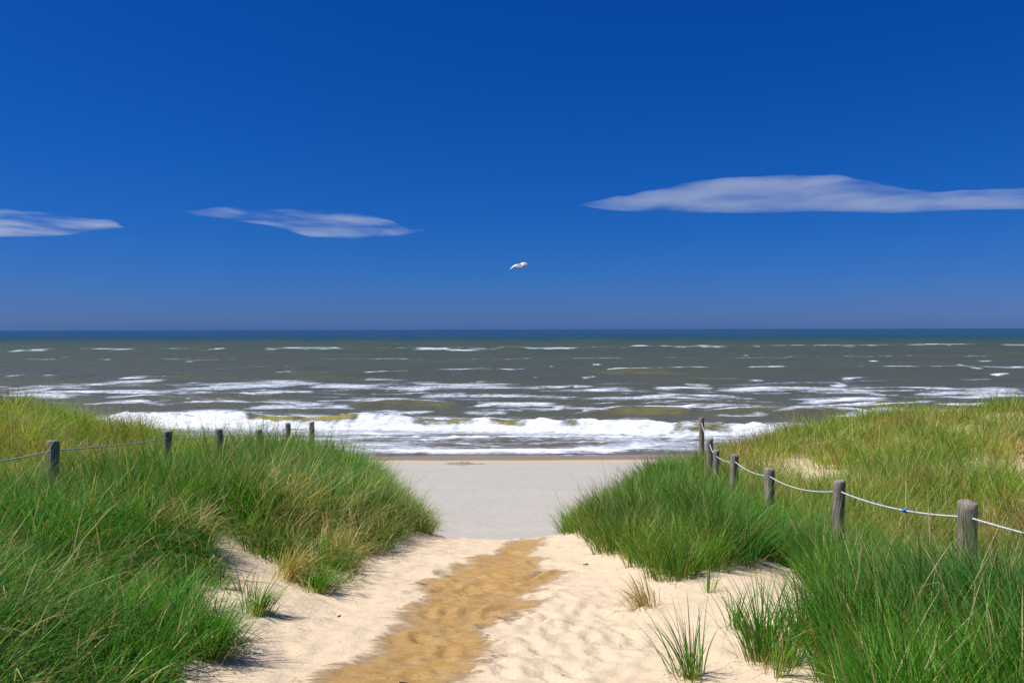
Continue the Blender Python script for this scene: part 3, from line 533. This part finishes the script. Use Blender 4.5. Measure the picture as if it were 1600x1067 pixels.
def mass(name, xr, yr, n_cand, pred, label, r):
    """tussocks: candidates thinned by distance and density, every tussock a fan of blades"""
    parts = []
    # candidate tussocks spread so that nearer ground gets more of them
    u = r.random(n_cand); y = yr[0] * (yr[1] / yr[0]) ** u ** .92
    half = y * .70 + 1.7; x = (r.random(n_cand) * 2 - 1) * half
    k = (x > xr[0]) & (x < xr[1]) & pred(x, y); x, y = x[k], y[k]
    k = r.random(len(x)) < density(x, y); x, y = x[k], y[k]
    for lo, hi, S_, nb in ((0, 6.2, 6, 29), (6.2, 11, 4, 23), (11, 16, 3, 20), (16, 60, 2, 18)):
        m = (y >= lo) & (y < hi); cx, cy = x[m], y[m]
        if not len(cx): continue
        gx_, gy_ = gradH(cx, cy); slope = np.hypot(gx_, gy_)
        cn = len(cx); ed = np.maximum(toes(cy)[0] - cx, cx - toes(cy)[1]); clen = (.22 + .42 * fbm(cx * 1.1, cy * 1.1, 2, 141) + .27 * r.random(cn)) * (.62 + .38 * sstep(0, 1.3, ed)) * (1 - (.34 - .22 * sstep(5.2, 6.2, cy)) * (cx > 1.2) * sstep(3.7, 4.4, cy) * sstep(9, 7, cy)) * (1 - .22 * (cx < 0) * sstep(7, 5, cy)) * (1 + .26 * (cx < -3) * sstep(6, 8, cy) + .1 * (cx < 0) * (cx > -3) * sstep(7, 9, cy)); ctint = (.68 + .62 * r.random(cn)) * (.62 + .76 * fbm(cx * 1.6, cy * 1.6, 2, 171)) ; bnk = sstep(2.0, .9, ed) * (cx < 0) * sstep(9.5, 8, cy); clen = clen * (1 + .04 * (cx < 0) * (1 - bnk) * sstep(4, 6, cy)); caz = r.random(cn) * 6.283; cle = np.abs(r.normal(0, .20, cn)) * np.where(cx < 0, .7 + 1.4 * bnk, .40)
        droop = np.clip(slope * 1.0, 0, .9) * (cx < 0) + np.clip(slope * .35, 0, .35) * (cx >= 0)
        mess = sstep(.42, .7, fbm(cx * .7 + 9, cy * .7, 3, 151)) * bnk
        idx = np.repeat(np.arange(cn), nb); n = len(idx)
        rad = np.abs(r.normal(0, 1, n)) * (.055 + .008 * cy[idx]); ra = r.random(n) * 2 * math.pi
        bx = cx[idx] + rad * np.cos(ra); by = cy[idx] + rad * np.sin(ra)
        ok = (density(bx, by) > .12) ; idx, bx, by, ra, rad = idx[ok], bx[ok], by[ok], ra[ok], rad[ok]; n = len(idx)
        L = clen[idx] * (.55 + .6 * r.random(n)); 
        col, back = zone_cols(bx, by, r); L *= (1 + .06 * back * (bx > 0)); col = col * ctint[idx][:, None]; lg = r.random(n) < .05; L = np.where(lg, L * 1.45, L)
        lx = np.cos(ra) * (.20 + rad * 1.6) - gx_[idx] * droop[idx] * 1.0 + .04 + np.cos(caz[idx]) * cle[idx] + r.normal(0, 1, n) * np.where(bx < 0, .09 + .08 * bnk[idx], .07) + mess[idx] * r.normal(.15, .35, n)
        ly = np.sin(ra) * (.20 + rad * 1.6) - gy_[idx] * droop[idx] * 1.0 + np.sin(caz[idx]) * cle[idx] + r.normal(0, 1, n) * np.where(bx < 0, .09 + .08 * bnk[idx], .07) + mess[idx] * r.normal(-.05, .3, n)
        az = np.arctan2(ly, lx); lean = np.hypot(lx, ly)
        th0 = np.clip(lean * .8, 0, 1.0); bend = np.clip(lean * 1.2 + r.random(n) * np.where(bx < 0, .42 + .6 * bnk[idx], .38) + mess[idx] * .7 + droop[idx] * .5, 0, 1.9)
        w = (.0042 + .0038 * r.random(n)) * np.where(lg, .8, 1) * (1 + np.maximum(0, cy[idx] - 6) * .085)
        root = np.stack([bx, by, HZ(bx, by) - .03], -1)
        hd = lg & (r.random(n) < .14); bend = np.where(hd, bend * .3, bend)
        parts.append(blades(root, L, az, th0, bend, w, col, S_, r, kink=(.05 if xr[0] > 0 else .08 if yr[0] < 2.5 else .04), head=hd if S_ > 3 else None))
    return build(name, parts, label, 'grass', 'stuff')
split_l = lambda x, y: x > -4.8
mass('dune_grass', (-40, -.5), (2.0, 25), 40000, lambda x, y: split_l(x, y), 'dense deep green marram grass on the left bank between the path and the rope fence', np.random.default_rng(1))
mass('dune_grass', (-40, -.5), (2.6, 27), 30000, lambda x, y: ~split_l(x, y), 'yellow-green grass on the dune behind the left rope fence', np.random.default_rng(2))
mass('dune_grass', (.3, 40), (2.0, 25), 36000, lambda x, y: x < fence_r(y), 'tall bright green marram grass on the right bank between the path and the rope fence', np.random.default_rng(3))
mass('dune_grass', (.3, 40), (2.6, 27), 40000, lambda x, y: x >= fence_r(y), 'sparse yellow-green and tan grass on the slope behind the right rope fence', np.random.default_rng(4))

# single tussocks that stand free on the sand
TUFTS = [((1079,1058), 70, .36, .075, (-.15,0), 'mid', 'small wispy green tussock alone on the bare sand beside the path, nearest to the path'),
 ((1191,1030), 150, .46, .10, (-.02,0), 'mid', 'tall upright green tussock standing in the middle of the bare sand on the right bank'),
 ((1250,1003), 90, .42, .08, (0,0), 'mid', 'narrow tussock on the sand mound, up against the thick grass on the right'),
 ((1107,924), 16, .26, .04, (0,0), 'lime', 'few thin stalks at the top of the bare sand mound'),
 ((1005,948), 80, .26, .09, (-.5,-.1), 'tan', 'flattened dry brown tuft lying on the sand at the right edge of the path'),
 ((402,957), 110, .30, .08, (.35,-.1), 'mid', 'bright green tussock leaning over the bare sand of the left bank'),
 ((330,1030), 130, .38, .10, (.3,0), 'deep', 'dark green tussock drooping over the sand low on the left bank'),
 ((455,905), 120, .36, .10, (.65,-.25), 'tan', 'straw-coloured tussock bent over at the foot of the left bank'),
 ((1215,1062), 22, .34, .06, (.2,0), 'lime', 'loose scatter of stalks on the sand at the lower edge of the picture'),
 ((1150,985), 26, .32, .07, (.05,0), 'mid', 'thin group of green stalks between the small wispy tussock and the tall one'),
 ((1275,960), 60, .44, .09, (-.05,0), 'mid', 'upright tussock at the back of the bare sand against the thick right-hand grass'),
 ((1235,1040), 45, .40, .08, (.05,0), 'blue', 'blue-green stalks rising from the sand just below the narrow tussock'),
 ((500,925), 80, .30, .09, (.5,-.2), 'mid', 'green tussock arching out over the path beside the straw-coloured one')]
for i, (pp, nb, L0, rad0, lean, tone, lb) in enumerate(TUFTS):
    r = np.random.default_rng(200 + i); c = ground(*pp)
    e = bpy.data.objects.new('grass_tussock', None); C.objects.link(e); e.location = (c[0], c[1], float(HZ(*c))); e.empty_display_size = .1
    tag(e, lb, 'grass tussock', 'grass tussocks standing free on the sand')
    for nm, frac, tn in (('leaf_blades', .78, tone), ('dead_blades', .3, 'tan')):
        n = int(nb * frac * 1.5); ra = r.random(n) * 2 * math.pi; rad = np.abs(r.normal(0, 1, n)) * rad0 * .6
        bx = c[0] + rad * np.cos(ra); by = c[1] + rad * np.sin(ra)
        lx = np.cos(ra) * (.15 + rad * 3) + lean[0] + r.normal(0, .12, n); ly = np.sin(ra) * (.15 + rad * 3) + lean[1] + r.normal(0, .12, n)
        L = L0 * (.45 + .75 * r.random(n)) * (1 if tn != 'tan' or tone == 'tan' else .6)
        col = GREENS[tn] * (.7 + .6 * r.random((n, 1)))
        ln = np.hypot(lx, ly)
        root = np.stack([bx - c[0], by - c[1], HZ(bx, by) - HZ(*c) - .01], -1)
        build(nm, [blades(root, L, np.arctan2(ly, lx), ln * .7, ln * .9 + r.random(n) * .5, (.0042 + .003 * r.random(n)), col, 6, r)], parent=e)

# ------------------------------------------------------------------ fences
m_post, n_, l_, P = mat('weathered_wood'); q = N(m_post)
tc = n_.new('ShaderNodeTexCoord').outputs['Object']
gr = q.noise(q.scale(tc, (14, 14, 1.4)), 4, 6, .7, .6)
wc = q.ramp(gr, [(.30, (.06, .048, .040)), (.5, (.21, .18, .155)), (.70, (.40, .36, .31))])
wc = q.mix(q.range(q.noise(tc, 7, 4), .5, .75, 0, .6), wc, (.10, .075, .055))
l_.new(wc, P.inputs['Base Color']); P.inputs['Roughness'].default_value = .85
l_.new(q.bump(gr, .006, .9), P.inputs['Normal'])
m_rope, n_, l_, P = mat('nylon_rope'); q = N(m_rope); tc = n_.new('ShaderNodeTexCoord').outputs['Object']
wv = n_.new('ShaderNodeTexWave'); wv.wave_type = 'BANDS'; wv.bands_direction = 'DIAGONAL'; wv.inputs['Scale'].default_value = 28; l_.new(tc, wv.inputs[0])
l_.new(q.mix(wv.outputs['Fac'], (.50, .54, .58), (.72, .75, .78)), P.inputs['Base Color']); P.inputs['Roughness'].default_value = .5; l_.new(q.bump(wv.outputs['Fac'], .004), P.inputs['Normal'])
m_greyrope = m_rope.copy(); m_greyrope.name = 'weathered_rope'
for nd in m_greyrope.node_tree.nodes:
    if nd.type == 'MIX': nd.inputs[6].default_value = (.38, .39, .41, 1); nd.inputs[7].default_value = (.55, .56, .58, 1)
m_knot, n_, l_, P = mat('blue_twine'); P.inputs['Base Color'].default_value = (.03, .22, .62, 1); P.inputs['Roughness'].default_value = .6

def tube(name, pts, rad, m, parent, seg=7, lumps=0):
    pts = [Vector(p) for p in pts]; V = []; Fs = []
    for i, p in enumerate(pts):
        t = (pts[min(i + 1, len(pts) - 1)] - pts[max(i - 1, 0)]).normalized(); a = t.cross(Vector((0, 0, 1))).normalized(); b = a.cross(t)
        rr = rad * (1 + lumps * math.sin(i * 2.4))
        for k in range(seg):
            an = 2 * math.pi * k / seg; V.append(p + (a * math.cos(an) + b * math.sin(an)) * rr)
    for i in range(len(pts) - 1):
        for k in range(seg): Fs.append([i * seg + k, i * seg + (k + 1) % seg, (i + 1) * seg + (k + 1) % seg, (i + 1) * seg + k])
    return make_mesh(name, [tuple(v) for v in V], [np.array(Fs)], m, parent)

def post_mesh(seed, rad, length=1.7):
    """weathered round post, its top at z=0, slightly split and out of round"""
    rr = random.Random(seed); n = 22; V = []; Fs = []
    zs = [0, -.004, -.012, -.05, -.12, -.3, -.5, -.75, -1.0, -length]; ks = [.80, .93, 1, 1, 1.01, 1, 1.01, 1.0, 1.01, 1.0]
    ph = [rr.random() * 6.28 for _ in range(4)]; cr = rr.random() * 6.28
    for z, k in zip(zs, ks):
        for a in range(n):
            an = 2 * math.pi * a / n
            r_ = rad * k * (1 + .03 * math.sin(2 * an + ph[0]) + .015 * math.sin(5 * an + ph[1] + z * 3))
            dc = abs((an - cr + math.pi) % (2 * math.pi) - math.pi); r_ *= 1 - .10 * math.exp(-(dc / .16) ** 2) * (1 if z > -.5 else .5)
            V.append((r_ * math.cos(an), r_ * math.sin(an), z + (0 if z < -.01 else .006 * math.sin(an + ph[2]))))
    c = len(V); V.append((0, 0, .001))
    for i in range(len(zs) - 1):
        for a in range(n): Fs.append([i * n + (a + 1) % n, i * n + a, (i + 1) * n + a, (i + 1) * n + (a + 1) % n])
    T_ = [[c, a, (a + 1) % n] for a in range(n)]
    return V, Fs, T_

def fence(name, label, posts, sags, rope_rad, rope_mat, drop=.105):
    """posts: list of (px, top py, depth)"""
    e = bpy.data.objects.new(name, None); C.objects.link(e); e.empty_display_size = .2
    tag(e, label, 'fence')
    tops = []
    for px, py, d in posts:
        r = ray(px, py); tops.append(Vector((r[0] * d, d, EYE + r[2] * d)))
    e.location = tops[0] - Vector((0, 0, 1)); O = e.location
    for i, t in enumerate(tops):
        rad = .058 + .004 * math.sin(i * 2.3)
        V, Fs, T_ = post_mesh(i + (0 if 'left' in label else 50), rad)
        p = make_mesh('post', V, [np.array(Fs), np.array(T_)], m_post, e); p.location = t - O
        p.rotation_euler = (R(1.6 * math.sin(i * 3.1)), R(1.8 * math.sin(i * 1.7 + 1)), i * 1.3)
    for i in range(len(tops) - 1):
        a = tops[i] - Vector((0, 0, drop)); b = tops[i + 1] - Vector((0, 0, drop)); pts = []
        for k in range(25):
            u = k / 24; p = a.lerp(b, u); p.z -= sags[i] * 4 * u * (1 - u); pts.append(p - O)
        tube('rope', pts, rope_rad, rope_mat, e, lumps=.0)
    return e, tops, O
fl, lt_, LO = fence('rope_fence', 'weathered post and rope fence through the grass on the left dune',
   [(-232,712,5.8),(83,688,8.33),(262,673,11.1),(342,670,13.0),(405,671,15.1),(450,661,17.06),(487,659,19.08),(518,691,21.2)], [.06,.02,.03,.04,.05,.05,.05], .0068, m_greyrope)
fr_, rt_, RO = fence('rope_fence', 'post and pale rope fence with a blue knot along the right dune',
   [(1905,862,3.4),(1512,783,5.3),(1312,750,7.5),(1202,731,10.1),(1148,710,12.2),(1119,703,13.9),(1109,685,15.6),(1096,652,17.6)], [.02,.05,.07,.05,.04,.05,.06], .0068, m_rope)
# blue twine knot on the rope between the two nearest right posts
a, b = rt_[1], rt_[2]; u = .40; kp = a.lerp(b, u) - Vector((0, 0, .105 + .05 * 4 * u * (1 - u))) - RO; dr = (b - a).normalized()
pts = []
for k in range(40):
    an = k * .75; s_ = (k / 39 - .5) * .035; rr = .012 + .006 * math.sin(k * .5)
    sd = dr.cross(Vector((0, 0, 1))).normalized(); pts.append(kp + dr * s_ + sd * rr * math.cos(an) + Vector((0, 0, 1)) * rr * math.sin(an))
tube('knot', pts, .005, m_knot, fr_, 6)

# ------------------------------------------------------------------ gull
def gull():
    e_m, n_, l_, P = mat('gull_plumage'); q = N(e_m); tc = n_.new('ShaderNodeTexCoord').outputs['Object']
    P.inputs['Roughness'].default_value = .7
    l_.new(q.mix(q.noise(tc, 9, 3), (.74, .75, .76), (.86, .86, .85)), P.inputs['Base Color'])
    mb, _, _, P2 = mat('gull_bill'); P2.inputs['Base Color'].default_value = (.45, .22, .04, 1)
    md, _, _, P3 = mat('gull_eye'); P3.inputs['Base Color'].default_value = (.02, .015, .01, 1)
    V = []; Fs = []; K = 12
    # body: spindle along local +x (head end), tail at -x
    prof = [(-.24,.006,.05),(-.20,.012,.055),(-.14,.030,.045),(-.06,.055,.056),(.02,.062,.062),(.09,.05,.052),(.13,.036,.040),(.165,.034,.038),(.195,.028,.030),(.215,.010,.012)]
    for x, rz, ry in prof:
        for k in range(K): an = 2 * math.pi * k / K; V.append((x, ry * math.cos(an), rz * math.sin(an) + (.02 if x > .1 else 0)))
    for i in range(len(prof) - 1):
        for k in range(K): Fs.append([i * K + k, i * K + (k + 1) % K, (i + 1) * K + (k + 1) % K, (i + 1) * K + k])
    # wings: lofted thin aerofoils rooted inside the body
    for s, st_ in ((1, [(0,.02,.13,.0),(.06,.045,.14,.035),(.16,.06,.135,.075),(.26,.05,.12,.06),(.38,.01,.085,.01),(.50,-.06,.045,-.05),(.58,-.12,.012,-.09)]),
                   (-1, [(0,.02,.13,.0),(.06,.045,.14,.04),(.16,.06,.14,.085),(.26,.045,.125,.09),(.38,.0,.09,.055),(.48,-.06,.05,.01),(.54,-.11,.012,-.03)])):
        b0 = len(V); J = 8
        for (y, xc, ch, z) in st_:
            for k in range(J):
                an = 2 * math.pi * k / J; xx = xc + ch / .95 * math.cos(an); zz = z + .010 * math.sin(an) + .012 * math.cos(an)
                V.append((xx - .03, s * y, zz + .015))
        for i in range(len(st_) - 1):
            for k in range(J):
                f = [b0 + i * J + k, b0 + i * J + (k + 1) % J, b0 + (i + 1) * J + (k + 1) % J, b0 + (i + 1) * J + k]; Fs.append(f if s < 0 else f[::-1])
    r = ray(813, 415.5); d = 34.0; e = bpy.data.objects.new('gull', None); C.objects.link(e); e.location = (r[0] * d, d, EYE + r[2] * d)
    e.rotation_euler = (R(16), R(-2), R(-42))
    tag(e, 'white gull gliding with arched wings in the blue sky above the sea', 'bird')
    make_mesh('body', V, [np.array(Fs)], e_m, e)
    bill = []; bf = []
    for x, rr in ((.20,.011),(.235,.009),(.262,.002)):
        for k in range(6): an = k * math.pi / 3; bill.append((x, rr * .8 * math.cos(an), .018 + rr * math.sin(an) - (x - .2) * .15))
    for i in range(2):
        for k in range(6): bf.append([i * 6 + k, i * 6 + (k + 1) % 6, (i + 1) * 6 + (k + 1) % 6, (i + 1) * 6 + k])
    make_mesh('bill', bill, [np.array(bf)], mb, e)
    for s in (-1, 1):
        ev = []; ef = []
        for a in range(4):
            for k in range(6): an = k * math.pi / 3; rr = .006 * math.sin(math.pi * (a + .5) / 4); ev.append((.175 + rr * math.cos(an), s * (.031 + .006 * math.cos(math.pi * (a + .5) / 4)), .030 + rr * math.sin(an)))
        for i in range(3):
            for k in range(6): ef.append([i * 6 + k, i * 6 + (k + 1) % 6, (i + 1) * 6 + (k + 1) % 6, (i + 1) * 6 + k])
        make_mesh('eye', ev, [np.array(ef)], md, e)
        fv = [(-.06, s * .02, -.045), (-.17, s * .022, -.05), (-.22, s * .025, -.045), (-.25, s * .03, -.04)]
        tube('leg', fv, .008, mb, e, 5)
gull()

# ------------------------------------------------------------------ flotsam
m_twig, n_, l_, P = mat('dark_twig'); P.inputs['Base Color'].default_value = (.045, .032, .024, 1); P.inputs['Roughness'].default_value = .9
def twig(pp, L, ang, rad, label, bendv=.1):
    c = ground(*pp); z = float(HZ(*c)); pts = []
    for k in range(7):
        u = k / 6 - .5; x = u * L * math.cos(ang) - bendv * L * (u * u) * math.sin(ang); y = u * L * math.sin(ang) + bendv * L * u * u * math.cos(ang)
        pts.append((x, y, float(HZ(c[0] + x, c[1] + y)) - z + rad * .6))
    rads = rad; o = tube('twig', pts, rad, m_twig, None, 6, .25); o.location = (c[0], c[1], z); tag(o, label, 'twig', 'twigs washed onto the sand path'); return o
twig((915,881), .05, .5, .0075, 'thick short dark stick on the pale sand near the right grass bank')
twig((762,993), .035, -.9, .003, 'thin dark stick at the edge of the orange damp sand, halfway down the path')
twig((658,909), .09, .05, .003, 'long thin dark stick lying crosswise on the left edge of the damp sand')
twig((530,961), .025, 1.2, .005, 'small dark stick standing out on the pale sand of the left side of the path')
twig((630,1060), .04, .6, .003, 'dark stick lying on damp sand at the lower edge of the picture')
# crumbs of seaweed, shell and bark scattered on the path
r = np.random.default_rng(31); n = 520; V = []; T_ = []
for i in range(n):
    y = r.uniform(3.2, 9.4); l0, r0 = toes(y); x = r.uniform(l0 - .2, r0 + .35)
    z = float(HZ(x, y)); s = r.uniform(.002, .006); an = r.uniform(0, 6.28); b0 = len(V)
    ca, sa = math.cos(an), math.sin(an); l_x = s * r.uniform(1, 3.2)
    for ux, uy, uz in ((-1,0,-.5),(1,0,-.5),(.2,-.6,-.5),(-.3,.7,-.5),(.1,.1,.5)): V.append((x + ux * l_x * ca - uy * s * sa, y + ux * l_x * sa + uy * s * ca, z + uz * s))
    T_ += [[b0, b0 + 2, b0 + 4], [b0 + 2, b0 + 1, b0 + 4], [b0 + 1, b0 + 3, b0 + 4], [b0 + 3, b0, b0 + 4]]
o = make_mesh('debris', V, [np.array(T_)], m_twig, smooth=False); tag(o, 'crumbs of bark and dry weed scattered over the sand path', 'debris', kind='stuff')
r = np.random.default_rng(77); n = 420; by = r.uniform(3.2, 9.3, n); l0, r0 = toes(by); bx = np.where(r.random(n) < .55, l0 + r.exponential(.22, n), r0 - r.exponential(.25, n)); az = r.random(n) * 6.283
root = np.stack([bx, by, HZ(bx, by) + .003], -1)
build('straw_litter', [blades(root, r.uniform(.02, .11, n), az, np.full(n, 1.5), r.uniform(0, .08, n), np.full(n, .003), GREENS['tan'] * r.uniform(.35, 1.1, (n, 1)), 3, r, kink=0)], 'broken bits of dry grass lying along both edges of the sand path', 'litter', 'stuff')
# heap of seaweed on the beach
m_weed, n_, l_, P = mat('dry_seaweed'); q = N(m_weed); l_.new(q.mix(q.noise(q.pos(), 9, 4), (.14, .12, .10), (.30, .27, .23)), P.inputs['Base Color']); P.inputs['Roughness'].default_value = .9
c = sea_pt(722, 728, .3); V = []; K = 40; Rr = 9
for j in range(Rr + 1):
    for k in range(K):
        an = 2 * math.pi * k / K; u = j / Rr; rx = 1.0 * u * (1 + .3 * math.sin(3 * an + 1) + .15 * math.sin(7 * an)); ry = .5 * u * (1 + .3 * math.cos(4 * an))
        x = c[0] + rx * math.cos(an); y = c[1] + ry * math.sin(an)
        V.append((rx * math.cos(an), ry * math.sin(an), float(beach_h(np.array(x), np.array(y))) - .03 + .12 * (1 - u ** 2) * (.2 + 1.3 * float(vnoise(np.array(x * 4), np.array(y * 5), 5)))))
Fs = [[j * K + k, j * K + (k + 1) % K, (j + 1) * K + (k + 1) % K, (j + 1) * K + k] for j in range(Rr) for k in range(K)]
o = make_mesh('seaweed_heap', V, [np.array(Fs)], m_weed); o.location = (c[0], c[1], 0); tag(o, 'low dark heap of dry seaweed on the grey beach just short of the tide line', 'seaweed')
